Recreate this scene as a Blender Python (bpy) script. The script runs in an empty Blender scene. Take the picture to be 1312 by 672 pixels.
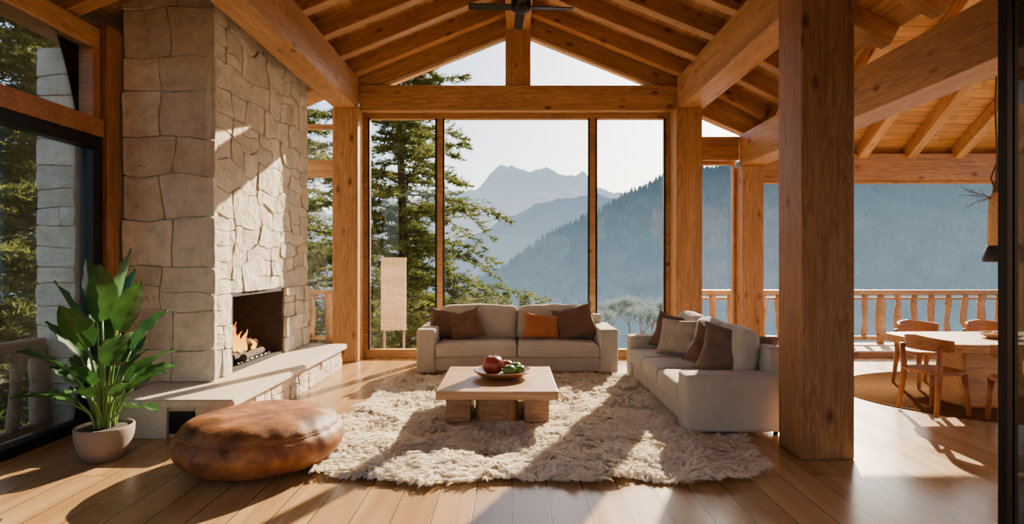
import bpy, bmesh, math, random
from mathutils import Vector, Matrix, noise
import numpy as np
random.seed(7)
F=720.0; H0=1.6
SC=bpy.context.scene
COL=SC.collection
def P(px,py,D): return ((px-656)*D/F, D, H0-(py-336)*D/F)

# ---------------- materials ----------------
def newmat(name):
    m=bpy.data.materials.new(name); m.use_nodes=True
    nt=m.node_tree; b=nt.nodes['Principled BSDF']
    return m,nt,b
def N(nt,t,**kw):
    n=nt.nodes.new(t)
    for k,v in kw.items():
        if k in n.inputs.keys(): n.inputs[k].default_value=v
        else: setattr(n,k,v)
    return n
def ramp(nt,fac,stops):
    r=nt.nodes.new('ShaderNodeValToRGB'); e=r.color_ramp.elements
    while len(e)<len(stops): e.new(0.5)
    for i,(p,c) in enumerate(stops):
        e[i].position=p; e[i].color=(c[0],c[1],c[2],1)
    nt.links.new(fac,r.inputs['Fac']); return r
def mapped(nt,scale=(1,1,1),rot=(0,0,0),rand=True,coord='Object'):
    tc=N(nt,'ShaderNodeTexCoord'); mp=N(nt,'ShaderNodeMapping')
    mp.inputs['Scale'].default_value=scale; mp.inputs['Rotation'].default_value=rot
    if rand:
        oi=N(nt,'ShaderNodeObjectInfo')
        mu=N(nt,'ShaderNodeVectorMath',operation='SCALE'); mu.inputs[0].default_value=(31,17,23)
        nt.links.new(oi.outputs['Random'],mu.inputs['Scale'])
        ad=N(nt,'ShaderNodeVectorMath',operation='ADD')
        nt.links.new(tc.outputs[coord],ad.inputs[0]); nt.links.new(mu.outputs[0],ad.inputs[1])
        nt.links.new(ad.outputs[0],mp.inputs['Vector'])
    else: nt.links.new(tc.outputs[coord],mp.inputs['Vector'])
    return mp.outputs[0]
def mixc(nt,fac,a,b,mode='MIX'):
    m=N(nt,'ShaderNodeMix',data_type='RGBA',blend_type=mode)
    if isinstance(fac,(int,float)): m.inputs[0].default_value=fac
    else: nt.links.new(fac,m.inputs[0])
    for s,i in ((a,6),(b,7)):
        if isinstance(s,(tuple,list)): m.inputs[i].default_value=(s[0],s[1],s[2],1)
        else: nt.links.new(s,m.inputs[i])
    return m.outputs[2]
def bump(nt,b,h,strength=.3,dist=.01):
    bp=N(nt,'ShaderNodeBump'); bp.inputs['Strength'].default_value=strength; bp.inputs['Distance'].default_value=dist
    nt.links.new(h,bp.inputs['Height']); nt.links.new(bp.outputs[0],b.inputs['Normal'])
def wood(name,dark,light,rough=.5,k=1.0,knots=True):
    m,nt,b=newmat(name)
    v=mapped(nt,(.35*k,3.2*k,3.2*k))
    n1=N(nt,'ShaderNodeTexNoise'); n1.inputs['Scale'].default_value=1.0; n1.inputs['Detail'].default_value=4; n1.inputs['Distortion'].default_value=.35
    nt.links.new(v,n1.inputs['Vector'])
    mu=N(nt,'ShaderNodeMath',operation='MULTIPLY'); mu.inputs[1].default_value=75; nt.links.new(n1.outputs['Fac'],mu.inputs[0])
    si=N(nt,'ShaderNodeMath',operation='SINE'); nt.links.new(mu.outputs[0],si.inputs[0])
    mr=N(nt,'ShaderNodeMapRange'); mr.inputs['From Min'].default_value=-1; nt.links.new(si.outputs[0],mr.inputs['Value'])
    mid=tuple(a*.5+c*.5 for a,c in zip(dark,light))
    r=ramp(nt,mr.outputs[0],[(.0,mid),(.6,light),(1,tuple(a*.7+c*.3 for a,c in zip(dark,light)))])
    rb=ramp(nt,n1.outputs['Fac'],[(.3,(.74,.69,.64)),(.65,(1.08,1.06,1.04))])
    c=mixc(nt,1.0,r.outputs[0],rb.outputs[0],'MULTIPLY')
    v2=mapped(nt,(1.5*k,45*k,45*k))
    n2=N(nt,'ShaderNodeTexNoise'); n2.inputs['Scale'].default_value=1.0; n2.inputs['Detail'].default_value=3
    nt.links.new(v2,n2.inputs['Vector'])
    r2=ramp(nt,n2.outputs['Fac'],[(.3,(.66,.62,.58)),(.6,(1,1,1))])
    c=mixc(nt,.85,c,r2.outputs[0],'MULTIPLY')
    if knots:
        v3=mapped(nt,(1.1,2.2,2.2))
        vo=N(nt,'ShaderNodeTexVoronoi'); vo.inputs['Scale'].default_value=1.9
        nt.links.new(v3,vo.inputs['Vector'])
        r3=ramp(nt,vo.outputs['Distance'],[(.06,(.22,.12,.06)),(.11,(.62,.48,.38)),(.19,(1,1,1))])
        c=mixc(nt,.9,c,r3.outputs[0],'MULTIPLY')
    nt.links.new(c,b.inputs['Base Color']); b.inputs['Roughness'].default_value=rough
    bump(nt,b,n2.outputs['Fac'],.25,.004)
    return m
M={}
M['timber']=wood('timber',(.34,.158,.054),(.60,.335,.135))
M['darktimber']=wood('red_shaded_timber',(.24,.09,.03),(.43,.20,.075))  # deeper red-brown copy of timber, with the post's shade put into the colour
M['rafter']=wood('rafter_wood',(.30,.135,.045),(.55,.295,.115))
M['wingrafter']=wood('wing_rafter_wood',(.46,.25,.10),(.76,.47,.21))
M['railwood']=wood('rail_wood',(.28,.13,.05),(.50,.26,.105))
M['pale']=wood('pale_wood',(.58,.42,.27),(.82,.65,.45),knots=False)
M['tabletop']=wood('table_wood',(.38,.20,.08),(.62,.37,.17),rough=.38,knots=False)
M['tableleg']=wood('table_leg_wood',(.20,.09,.035),(.38,.19,.08),rough=.45,knots=False)
M['chair']=wood('chair_wood',(.26,.10,.035),(.43,.19,.07),rough=.4,k=2,knots=False)
M['grey_wood']=wood('weathered_wood',(.22,.13,.075),(.40,.26,.16),rough=.8)
M['bark']=wood('bark',(.05,.035,.025),(.13,.09,.06),rough=.9,knots=False)

def planks(name,rw,rh,rot,c1,c2,rough,mort=(.05,.02,.008),grain=(.8,12,1),bs=.3,ms=.003,gl=(.58,.5,.42),gs=1.5):
    m,nt,b=newmat(name)
    v=mapped(nt,(1,1,1),(0,0,rot),rand=False)
    br=N(nt,'ShaderNodeTexBrick'); br.offset=.37
    br.inputs['Scale'].default_value=1; br.inputs['Brick Width'].default_value=rw; br.inputs['Row Height'].default_value=rh
    br.inputs['Mortar Size'].default_value=ms; br.inputs['Mortar Smooth'].default_value=.1
    br.inputs['Color1'].default_value=(*c1,1); br.inputs['Color2'].default_value=(*c2,1); br.inputs['Mortar'].default_value=(*mort,1)
    nt.links.new(v,br.inputs['Vector'])
    mp=N(nt,'ShaderNodeMapping'); mp.inputs['Scale'].default_value=grain; nt.links.new(v,mp.inputs['Vector'])
    sc=N(nt,'ShaderNodeVectorMath',operation='ADD'); nt.links.new(mp.outputs[0],sc.inputs[0]);
    s2=N(nt,'ShaderNodeVectorMath',operation='SCALE'); s2.inputs['Scale'].default_value=40
    nt.links.new(br.outputs['Color'],s2.inputs[0]); nt.links.new(s2.outputs[0],sc.inputs[1])
    n=N(nt,'ShaderNodeTexNoise'); n.inputs['Scale'].default_value=gs; n.inputs['Detail'].default_value=8; n.inputs['Distortion'].default_value=.8
    nt.links.new(sc.outputs[0],n.inputs['Vector'])
    r=ramp(nt,n.outputs['Fac'],[(.3,gl),(.65,(1.05,1.05,1.05))])
    c=mixc(nt,.9,br.outputs['Color'],r.outputs[0],'MULTIPLY')
    nt.links.new(c,b.inputs['Base Color'])
    rr=N(nt,'ShaderNodeMapRange'); rr.inputs['To Min'].default_value=rough-.06; rr.inputs['To Max'].default_value=rough+.08
    nt.links.new(n.outputs['Fac'],rr.inputs['Value']); nt.links.new(rr.outputs[0],b.inputs['Roughness'])
    inv=N(nt,'ShaderNodeMath',operation='SUBTRACT'); inv.inputs[0].default_value=1; nt.links.new(br.outputs['Fac'],inv.inputs[1])
    bump(nt,b,inv.outputs[0],bs,.004)
    return m
M['floor']=planks('floor_planks',4.2,.25,math.pi/2,(.50,.30,.125),(.38,.215,.085),.24,(.09,.045,.018),(.5,5,1),.35,.004,(.66,.58,.48),1.2)
M['ceil']=planks('ceiling_planks',3.5,.14,math.pi/2,(.44,.215,.078),(.32,.15,.052),.6)
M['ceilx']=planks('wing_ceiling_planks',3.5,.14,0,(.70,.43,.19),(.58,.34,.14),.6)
M['deck']=planks('deck_planks',3,.14,0,(.42,.30,.2),(.34,.24,.16),.7)

def simple(name,c,rough=.5,metal=0,nscale=0,nb=.2,var=.15,spec=.5):
    m,nt,b=newmat(name); b.inputs['Roughness'].default_value=rough; b.inputs['Metallic'].default_value=metal; b.inputs['Specular IOR Level'].default_value=spec
    v=mapped(nt); n=N(nt,'ShaderNodeTexNoise'); n.inputs['Scale'].default_value=nscale or 6; n.inputs['Detail'].default_value=5
    nt.links.new(v,n.inputs['Vector'])
    r=ramp(nt,n.outputs['Fac'],[(.3,tuple(x*(1-var) for x in c)),(.7,tuple(min(1,x*(1+var)) for x in c))])
    nt.links.new(r.outputs[0],b.inputs['Base Color'])
    if nscale: bump(nt,b,n.outputs['Fac'],nb,.005)
    return m
M['black']=simple('black_metal',(.015,.015,.017),.4,.6)
M['mortar']=simple('mortar',(.46,.41,.34),.95,0,60,.4)
M['slab']=simple('hearth_stone',(.56,.49,.39),.6,0,25,.25,.12)
M['soot']=simple('sooty_firebrick',(.022,.015,.012),.9,0,12,.4,.4)
M['soil']=simple('soil',(.04,.025,.015),1,0,40,.8)
M['pot']=simple('grey_brown_pot',(.28,.22,.175),.8,0,30,.15,.1,.2)
M['char']=simple('charred_log',(.06,.035,.022),.9,0,20,.6,.5)
M['jute']=simple('jute',(.15,.078,.034),1,0,70,.6,.3,.0)
M['ceramic_red']=simple('dark_red_glaze',(.24,.035,.018),.25,0,5,.05,.5)
M['apple_green']=simple('green_fruit',(.10,.20,.03),.3,0,8,.05,.4)
M['apple_red']=simple('red_fruit',(.36,.05,.02),.3,0,8,.05,.4)
M['wicker']=simple('woven_straw',(.62,.42,.23),.8,0,60,.5,.3)
M['twig']=simple('dry_twig',(.16,.10,.06),.8)
M['stem']=simple('leaf_stem',(.12,.22,.05),.4)
M['shade']=simple('black_shade',(.02,.022,.025),.35)
def fabric(name,c,var=.12,scale=220,rough=.95,stripes=False):
    m,nt,b=newmat(name); b.inputs['Roughness'].default_value=rough
    b.inputs['Sheen Weight'].default_value=.15
    v=mapped(nt); n=N(nt,'ShaderNodeTexNoise'); n.inputs['Scale'].default_value=scale; n.inputs['Detail'].default_value=3
    nt.links.new(v,n.inputs['Vector'])
    n2=N(nt,'ShaderNodeTexNoise'); n2.inputs['Scale'].default_value=5; nt.links.new(v,n2.inputs['Vector'])
    r=ramp(nt,n.outputs['Fac'],[(.3,tuple(x*(1-var*1.5) for x in c)),(.7,tuple(min(1,x*(1+var)) for x in c))])
    r2=ramp(nt,n2.outputs['Fac'],[(.3,(.86,.86,.86)),(.7,(1,1,1))])
    col=mixc(nt,1.0,r.outputs[0],r2.outputs[0],'MULTIPLY')
    if stripes:
        w=N(nt,'ShaderNodeTexWave'); w.inputs['Scale'].default_value=14; w.inputs['Distortion'].default_value=1
        nt.links.new(v,w.inputs['Vector'])
        r3=ramp(nt,w.outputs['Fac'],[(.2,(.70,.68,.66)),(.8,(1.1,1.08,1.05))])
        col=mixc(nt,1.0,col,r3.outputs[0],'MULTIPLY')
    nt.links.new(col,b.inputs['Base Color']); bump(nt,b,n.outputs['Fac'],.35,.003)
    return m
M['linen']=fabric('greige_linen',(.47,.405,.32))
M['pbrown']=fabric('brown_velvet',(.145,.068,.038))
M['porange']=fabric('rust_fabric',(.42,.12,.03))
M['pbeige']=fabric('beige_knit',(.42,.33,.245),.3,90)
M['pstripe']=fabric('ribbed_brown',(.19,.11,.072),.2,120,stripes=True)
def leather():
    m,nt,b=newmat('saddle_leather'); b.inputs['Roughness'].default_value=.58; b.inputs['Specular IOR Level'].default_value=.35
    v=mapped(nt); n=N(nt,'ShaderNodeTexNoise'); n.inputs['Scale'].default_value=4.5; n.inputs['Detail'].default_value=10; n.inputs['Roughness'].default_value=.68
    nt.links.new(v,n.inputs['Vector'])
    r=ramp(nt,n.outputs['Fac'],[(.34,(.07,.022,.007)),(.5,(.21,.073,.019)),(.66,(.40,.155,.042))])
    nt.links.new(r.outputs[0],b.inputs['Base Color'])
    vo=N(nt,'ShaderNodeTexVoronoi'); vo.inputs['Scale'].default_value=90; nt.links.new(v,vo.inputs['Vector'])
    n3=N(nt,'ShaderNodeTexNoise'); n3.inputs['Scale'].default_value=9; n3.inputs['Detail'].default_value=5; nt.links.new(v,n3.inputs['Vector'])
    ad=N(nt,'ShaderNodeMath',operation='MULTIPLY_ADD'); ad.inputs[1].default_value=.15; nt.links.new(vo.outputs['Distance'],ad.inputs[0]); nt.links.new(n3.outputs['Fac'],ad.inputs[2])
    bump(nt,b,ad.outputs[0],.35,.018); return m
M['leather']=leather()
def stone():
    m,nt,b=newmat('fieldstone'); b.inputs['Roughness'].default_value=.92
    at=N(nt,'ShaderNodeAttribute'); at.attribute_name='Col'
    v=mapped(nt,rand=False); n=N(nt,'ShaderNodeTexNoise'); n.inputs['Scale'].default_value=4; n.inputs['Detail'].default_value=10; n.inputs['Roughness'].default_value=.7
    nt.links.new(v,n.inputs['Vector'])
    r=ramp(nt,n.outputs['Fac'],[(.3,(.66,.62,.56)),(.5,(.95,.93,.90)),(.7,(1.12,1.10,1.06))])
    c=mixc(nt,1.0,at.outputs['Color'],r.outputs[0],'MULTIPLY')
    nt.links.new(c,b.inputs['Base Color'])
    n2=N(nt,'ShaderNodeTexNoise'); n2.inputs['Scale'].default_value=11; n2.inputs['Detail'].default_value=12; n2.inputs['Roughness'].default_value=.68
    nt.links.new(v,n2.inputs['Vector']); bump(nt,b,n2.outputs['Fac'],.9,.035); return m
M['stone']=stone()
def glass(name,tint=(1,1,1),refl=1.0):
    m=bpy.data.materials.new(name); m.use_nodes=True; nt=m.node_tree; nt.nodes.clear()
    o=N(nt,'ShaderNodeOutputMaterial'); t=N(nt,'ShaderNodeBsdfTransparent'); t.inputs[0].default_value=(*tint,1)
    g=N(nt,'ShaderNodeBsdfGlossy'); g.inputs['Roughness'].default_value=.01; g.inputs[0].default_value=(refl,refl,refl,1)
    fr=N(nt,'ShaderNodeFresnel'); fr.inputs[0].default_value=1.25
    mx=N(nt,'ShaderNodeMixShader'); nt.links.new(fr.outputs[0],mx.inputs[0]); nt.links.new(t.outputs[0],mx.inputs[1]); nt.links.new(g.outputs[0],mx.inputs[2])
    nt.links.new(mx.outputs[0],o.inputs[0]); return m
M['glass']=glass('clear_glass',(.98,.99,.99))
M['dglass']=glass('tinted_glass',(.35,.42,.44))
def leafmat(name,c1,c2,rough=.35,trans=.25,ns=7):
    m,nt,b=newmat(name); b.inputs['Roughness'].default_value=rough
    v=mapped(nt); n=N(nt,'ShaderNodeTexNoise'); n.inputs['Scale'].default_value=ns; nt.links.new(v,n.inputs['Vector'])
    r=ramp(nt,n.outputs['Fac'],[(.3,c1),(.7,c2)]); nt.links.new(r.outputs[0],b.inputs['Base Color'])
    tr=N(nt,'ShaderNodeBsdfTranslucent'); nt.links.new(r.outputs[0],tr.inputs[0])
    mx=N(nt,'ShaderNodeMixShader'); mx.inputs[0].default_value=trans
    out=nt.nodes['Material Output']; nt.links.new(b.outputs[0],mx.inputs[1]); nt.links.new(tr.outputs[0],mx.inputs[2]); nt.links.new(mx.outputs[0],out.inputs[0])
    return m
M['leaf']=leafmat('glossy_leaf',(.018,.068,.016),(.05,.15,.028),.42,.2)
M['needles']=leafmat('conifer_needles',(.06,.09,.02),(.21,.22,.05),.8,.4,2)
M['bush']=leafmat('hazy_pale_bush',(.16,.22,.22),(.26,.32,.30),.8,.4)  # pale grey-green leaves with bluish distance haze put into the colour
M['fur']=leafmat('shaggy_wool',(.86,.75,.59),(.98,.92,.79),.95,.3)
M['fur_dark']=leafmat('wool_backing',(.58,.48,.36),(.72,.61,.47),.95,.1)
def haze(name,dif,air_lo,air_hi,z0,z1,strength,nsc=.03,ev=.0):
    # distant land: diffuse ground + valley haze painted in as height-graded emission
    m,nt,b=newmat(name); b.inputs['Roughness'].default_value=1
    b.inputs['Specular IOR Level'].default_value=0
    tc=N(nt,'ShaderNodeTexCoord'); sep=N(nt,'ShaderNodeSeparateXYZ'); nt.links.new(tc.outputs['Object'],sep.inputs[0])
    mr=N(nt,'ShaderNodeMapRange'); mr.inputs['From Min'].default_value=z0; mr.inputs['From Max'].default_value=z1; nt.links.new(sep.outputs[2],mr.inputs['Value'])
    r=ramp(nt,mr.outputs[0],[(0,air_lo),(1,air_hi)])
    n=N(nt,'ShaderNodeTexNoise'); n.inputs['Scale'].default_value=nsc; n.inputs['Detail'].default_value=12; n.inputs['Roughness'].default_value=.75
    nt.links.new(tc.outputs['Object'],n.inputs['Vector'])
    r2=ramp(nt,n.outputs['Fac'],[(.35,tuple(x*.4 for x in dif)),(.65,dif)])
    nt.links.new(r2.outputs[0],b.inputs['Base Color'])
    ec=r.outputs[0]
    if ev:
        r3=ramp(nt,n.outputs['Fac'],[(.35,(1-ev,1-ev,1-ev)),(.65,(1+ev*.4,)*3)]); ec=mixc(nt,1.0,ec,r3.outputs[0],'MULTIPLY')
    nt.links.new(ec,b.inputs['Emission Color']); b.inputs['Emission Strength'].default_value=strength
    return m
def flame():
    m,nt,b=newmat('flame'); b.inputs['Base Color'].default_value=(0,0,0,1); b.inputs['Specular IOR Level'].default_value=0
    tc=N(nt,'ShaderNodeTexCoord'); sep=N(nt,'ShaderNodeSeparateXYZ'); nt.links.new(tc.outputs['Generated'],sep.inputs[0])
    r=ramp(nt,sep.outputs[2],[(0,(1,.52,.06)),(.45,(1,.30,.015)),(1,(.9,.13,.0))]); nt.links.new(r.outputs[0],b.inputs['Emission Color']); b.inputs['Emission Strength'].default_value=3.6
    return m
M['flame']=flame()

# ---------------- object helpers ----------------
def link(o,parent=None):
    COL.objects.link(o)
    if parent: o.parent=parent
    return o
def meta(o,label=None,cat=None,group=None,kind=None):
    if label: o['label']=label
    if cat: o['category']=cat
    if group: o['group']=group
    if kind: o['kind']=kind
    return o
def empty(name,loc=(0,0,0),rz=0,**kw):
    o=bpy.data.objects.new(name,None); o.empty_display_size=.1; o.location=loc; o.rotation_euler=(0,0,rz); link(o); return meta(o,**kw)
def fin(name,bm,mat,parent=None,loc=(0,0,0),rot=(0,0,0),smooth=False,**kw):
    me=bpy.data.meshes.new(name); bmesh.ops.recalc_face_normals(bm,faces=bm.faces[:]); bm.to_mesh(me); bm.free()
    if smooth:
        for p in me.polygons: p.use_smooth=True
    me.materials.append(M[mat] if isinstance(mat,str) else mat)
    o=bpy.data.objects.new(name,me); o.location=loc; o.rotation_euler=rot; link(o,parent); return meta(o,**kw)
def pyd(name,v,f,mat,parent=None,loc=(0,0,0),smooth=False,**kw):
    me=bpy.data.meshes.new(name); me.from_pydata(v,[],f); me.update()
    if smooth:
        for p in me.polygons: p.use_smooth=True
    me.materials.append(M[mat] if isinstance(mat,str) else mat)
    o=bpy.data.objects.new(name,me); o.location=loc; link(o,parent); return meta(o,**kw)
def bx(bm,x0,x1,y0,y1,z0,z1,bev=0,seg=2,mtx=None):
    r=bmesh.ops.create_cube(bm,size=1); vs=r['verts']
    for v in vs:
        v.co=Vector(((x0+x1)/2+v.co.x*(x1-x0),(y0+y1)/2+v.co.y*(y1-y0),(z0+z1)/2+v.co.z*(z1-z0)))
    es=list({e for v in vs for e in v.link_edges})
    if bev>0:
        r=bmesh.ops.bevel(bm,geom=es,offset=bev,segments=seg,profile=.5,affect='EDGES'); vs=list({v for f in r['faces'] for v in f.verts})
    if mtx:
        for v in vs: v.co=mtx@v.co
    return vs
def timber(name,p0,p1,w,h,mat='timber',bev=.012,parent=None,**kw):
    p0=Vector(p0); p1=Vector(p1); d=(p1-p0); L=d.length; d.normalize()
    up=Vector((0,0,1)) if abs(d.z)<.95 else Vector((0,1,0))
    y=up.cross(d).normalized(); z=d.cross(y)
    R=Matrix((d,y,z)).transposed()
    bm=bmesh.new(); bx(bm,-L/2,L/2,-w/2,w/2,-h/2,h/2,bev)
    o=fin(name,bm,mat,parent,**kw); o.location=(p0+p1)/2; o.rotation_euler=R.to_euler(); return o
def tbox(name,x0,x1,y0,y1,z0,z1,mat='timber',axis=None,**kw):
    d=(x1-x0,y1-y0,z1-z0); 
    if axis is None: axis=d.index(max(d))
    c=((x0+x1)/2,(y0+y1)/2,(z0+z1)/2)
    a=list(c); b=list(c); a[axis]-=d[axis]/2; b[axis]+=d[axis]/2
    if axis==0: w,h=d[1],d[2]
    elif axis==1: w,h=d[0],d[2]
    else: w,h=d[0],d[1]
    return timber(name,a,b,w,h,mat,**kw)
def tube(bm,pts,rad,n=8,cap=True):
    pts=[Vector(p) for p in pts]; rings=[]
    if not isinstance(rad,(list,tuple)): rad=[rad]*len(pts)
    prev=None
    for i,p in enumerate(pts):
        t=(pts[min(i+1,len(pts)-1)]-pts[max(i-1,0)]).normalized()
        if prev is None:
            a=Vector((0,0,1)) if abs(t.z)<.9 else Vector((1,0,0)); u=t.cross(a).normalized()
        else: u=(prev-t*prev.dot(t)).normalized()
        prev=u; w=t.cross(u)
        rings.append([bm.verts.new(p+(u*math.cos(2*math.pi*k/n)+w*math.sin(2*math.pi*k/n))*rad[i]) for k in range(n)])
    for a,b in zip(rings,rings[1:]):
        for k in range(n): bm.faces.new((a[k],a[(k+1)%n],b[(k+1)%n],b[k]))
    if cap:
        bm.faces.new(rings[0][::-1]); bm.faces.new(rings[-1])
def lathe(bm,prof,n=40,c=(0,0,0),fn=None):
    rings=[]
    for r,z in prof:
        ring=[]
        for k in range(n):
            a=2*math.pi*k/n; rr=r; zz=z
            if fn: rr,zz=fn(r,z,a)
            ring.append(bm.verts.new((c[0]+rr*math.cos(a),c[1]+rr*math.sin(a),c[2]+zz)))
        rings.append(ring)
    for a,b in zip(rings,rings[1:]):
        for k in range(n): bm.faces.new((a[k],a[(k+1)%n],b[(k+1)%n],b[k]))
    bm.faces.new(rings[0][::-1]); bm.faces.new(rings[-1])
def softbox(bm,x0,x1,y0,y1,z0,z1,r=.06,puff=(0,0,0),n=9,seed=0,wr=.006):
    sx,sy,sz=(x1-x0)/2,(y1-y0)/2,(z1-z0)/2; c=Vector(((x0+x1)/2,(y0+y1)/2,(z0+z1)/2))
    b2=bmesh.new(); bmesh.ops.create_cube(b2,size=2)
    bmesh.ops.subdivide_edges(b2,edges=b2.edges[:],cuts=n,use_grid_fill=True)
    mp={}
    for v in b2.verts:
        u=v.co.copy(); u=Vector([math.copysign(abs(q)**.5,q) for q in u])
        p=Vector((u.x*sx,u.y*sy,u.z*sz))
        inn=Vector([max(-(s-r),min(s-r,q)) for q,s in zip(p,(sx,sy,sz))])
        d=p-inn
        if d.length>1e-6: p=inn+d.normalized()*r
        ux,uy,uz=p.x/sx,p.y/sy,p.z/sz
        if abs(v.co.z)>.99: p.z+=math.copysign(puff[2]*(1-ux*ux)*(1-uy*uy),p.z)
        if abs(v.co.y)>.99: p.y+=math.copysign(puff[1]*(1-ux*ux)*(1-uz*uz),p.y)
        if abs(v.co.x)>.99: p.x+=math.copysign(puff[0]*(1-uy*uy)*(1-uz*uz),p.x)
        nn=noise.noise(Vector((p.x*5+seed*7.3,p.y*5,p.z*5)))
        p+=p.normalized()*nn*wr*2
        mp[v]=bm.verts.new(p+c)
    for f in b2.faces: bm.faces.new([mp[v] for v in f.verts])
    b2.free()
def pillow(name,w,h,t,mat,loc,rot,label,seed=0,group=None):
    o=empty(name,loc,label=label,cat='cushion',group=group); o.rotation_euler=rot
    bm=bmesh.new(); n=22
    def pt(i,j,s):
        u=-1+2*i/n; v=-1+2*j/n
        k=(max(0,(1-u**4)*(1-v**4)))**.45
        pin=1-.13*(1-abs(u)**2)*abs(v)**3; pin2=1-.10*(1-abs(v)**2)*abs(u)**3
        x=u*w/2*pin2*(1+.06*max(0,-v)); z=v*h/2*pin+.012*noise.noise(Vector((u*1.5,v*1.5,seed)))
        y=s*t/2*k*(1.12-.2*v)+.03*noise.noise(Vector((u*1.8+seed,v*1.8,0)))+.012*s*k*noise.noise(Vector((u*4+seed,v*4,s)))
        return (x,y,z+h/2)
    for s in (1,-1):
        g=[[bm.verts.new(pt(i,j,s)) for j in range(n+1)] for i in range(n+1)]
        for i in range(n):
            for j in range(n): bm.faces.new((g[i][j],g[i+1][j],g[i+1][j+1],g[i][j+1]))
    bmesh.ops.remove_doubles(bm,verts=bm.verts[:],dist=.004)
    fin('cushion_cover',bm,mat,o,smooth=True)
    bm=bmesh.new(); pts=[]
    for i in range(n+1): pts.append(pt(i,0,0))
    for j in range(1,n+1): pts.append(pt(n,j,0))
    for i in range(n-1,-1,-1): pts.append(pt(i,n,0))
    for j in range(n-1,-1,-1): pts.append(pt(0,j,0))
    tube(bm,pts,.005,6); fin('piping',bm,mat,o,smooth=True)
    return o

# ---------------- structure ----------------
def S(o): o['kind']='structure'; return o
bm=bmesh.new(); bx(bm,-4.3,10,-2.5,9.62,-.25,0); S(fin('floor',bm,'floor'))
RX=.1
def roofpoly(name,pts,y0,y1,mat,th=.12):
    bm=bmesh.new(); lo=[];hi=[]
    for x,z in pts:
        lo.append((bm.verts.new((x,y0,z)),bm.verts.new((x,y1,z)))); hi.append((bm.verts.new((x,y0,z+th)),bm.verts.new((x,y1,z+th))))
    for i in range(len(pts)-1):
        for a in (lo,hi): bm.faces.new((a[i][0],a[i+1][0],a[i+1][1],a[i][1]))
        bm.faces.new((lo[i][0],lo[i+1][0],hi[i+1][0],hi[i][0])); bm.faces.new((lo[i][1],lo[i+1][1],hi[i+1][1],hi[i][1]))
    for i in (0,-1): bm.faces.new((lo[i][0],lo[i][1],hi[i][1],hi[i][0]))
    return S(fin(name,bm,mat))
apex=4.85+.4*2.63
roofpoly('ceiling',[(-4.75,4.85-.4*2.22),(RX,apex),(2.73,4.85),(4.12,4.1)],-2.5,10.1,'ceil')
def wingz(D): return 3.42+.7*(9.5-D)
bm=bmesh.new(); th=.12
prof=[(10.1,wingz(10.1)),(5.3,wingz(5.3)),(1.0,wingz(5.3)-.7*4.3)]
lo=[[bm.verts.new((x,d,z)) for d,z in prof] for x in (4.12,10)]
hi=[[bm.verts.new((x,d,z+th)) for d,z in prof] for x in (4.12,10)]
for i in range(2):
    for a in (lo,hi): bm.faces.new((a[0][i],a[0][i+1],a[1][i+1],a[1][i]))
bm.faces.new((lo[0][0],lo[1][0],hi[1][0],hi[0][0]))
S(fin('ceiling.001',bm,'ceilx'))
pyd('wall_wing_leak_infill',[(4.1,8.6,4.12),(4.1,5.3,wingz(5.3)),(4.1,1.2,wingz(5.3)-.7*4.1),(4.1,1.2,4.12)],[(0,1,2,3)],'ceil',kind='structure')  # unseen infill between the two roofs, added to stop light leaking in
pyd('wall_wing_gable',[(4.11,9.7,3.2),(4.11,8.45,4.12),(4.11,9.7,4.15)],[(0,1,2)],'ceil',kind='structure')
# unseen wall behind the viewer, wide opening; added to cut frontal fill light
bm=bmesh.new(); bx(bm,-4.3,-1.6,-2.6,-2.45,0,4.1); bx(bm,2.2,10,-2.6,-2.45,0,4.1); bx(bm,-1.6,2.2,-2.6,-2.45,2.6,4.1); bx(bm,-2.4,2.6,-2.6,-2.45,4.1,4.95)
S(fin('wall_south_added',bm,'ceil'))
# rafters
for i,D in enumerate([9.05,8.3,7.55,6.8,6.05,5.3,4.55,3.8]):
    for side in (-1,1):
        if side<0: a=(RX-.05,D,apex-.13); b=(-4.55 if not 5.8<D<8.6 else -3.02,D,0); b=(b[0],D,4.85-.4*(-2.53-b[0])-.13)
        else: a=(RX+.05,D,apex-.13); b=(3.05,D,4.85-.4*.32-.13)
        meta(timber('rafter',a,b,.16,.24,'rafter'),'honey-coloured sloping timber rafter under plank ceiling','rafter','main roof rafters')
    meta(timber('rafter',(3.0,D,4.70-.13),(4.08,D,4.12-.11),.16,.22,'rafter'),'short honey-coloured rafter over the side aisle','rafter','aisle rafters')
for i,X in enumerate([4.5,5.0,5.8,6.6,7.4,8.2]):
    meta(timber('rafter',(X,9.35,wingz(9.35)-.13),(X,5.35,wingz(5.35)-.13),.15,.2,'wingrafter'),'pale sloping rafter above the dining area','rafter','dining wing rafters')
L_='thick honey-coloured log-cut timber '
meta(tbox('ridge_beam',RX-.2,RX+.2,2,9.35,5.42,5.78),L_+'ridge beam','beam')
meta(tbox('purlin_beam',-2.87,-2.51,1.0,9.2,4.08,4.62),L_+'beam along the hearth side','beam')
meta(tbox('purlin_beam',2.7,3.1,1.0,9.2,4.08,4.62),L_+'beam above the long sofa','beam')
meta(tbox('aisle_beam',3.72,4.1,1.5,9.2,3.17,3.68),L_+'lower beam beside the dining wing','beam')
meta(tbox('tie_beam',-2.5,2.72,9.2,9.5,4.08,4.5),L_+'cross beam over the big window','beam')
meta(tbox('king_post',RX-.21,RX+.21,9.22,9.48,4.5,5.5),L_+'king post in the gable','post')
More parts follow.
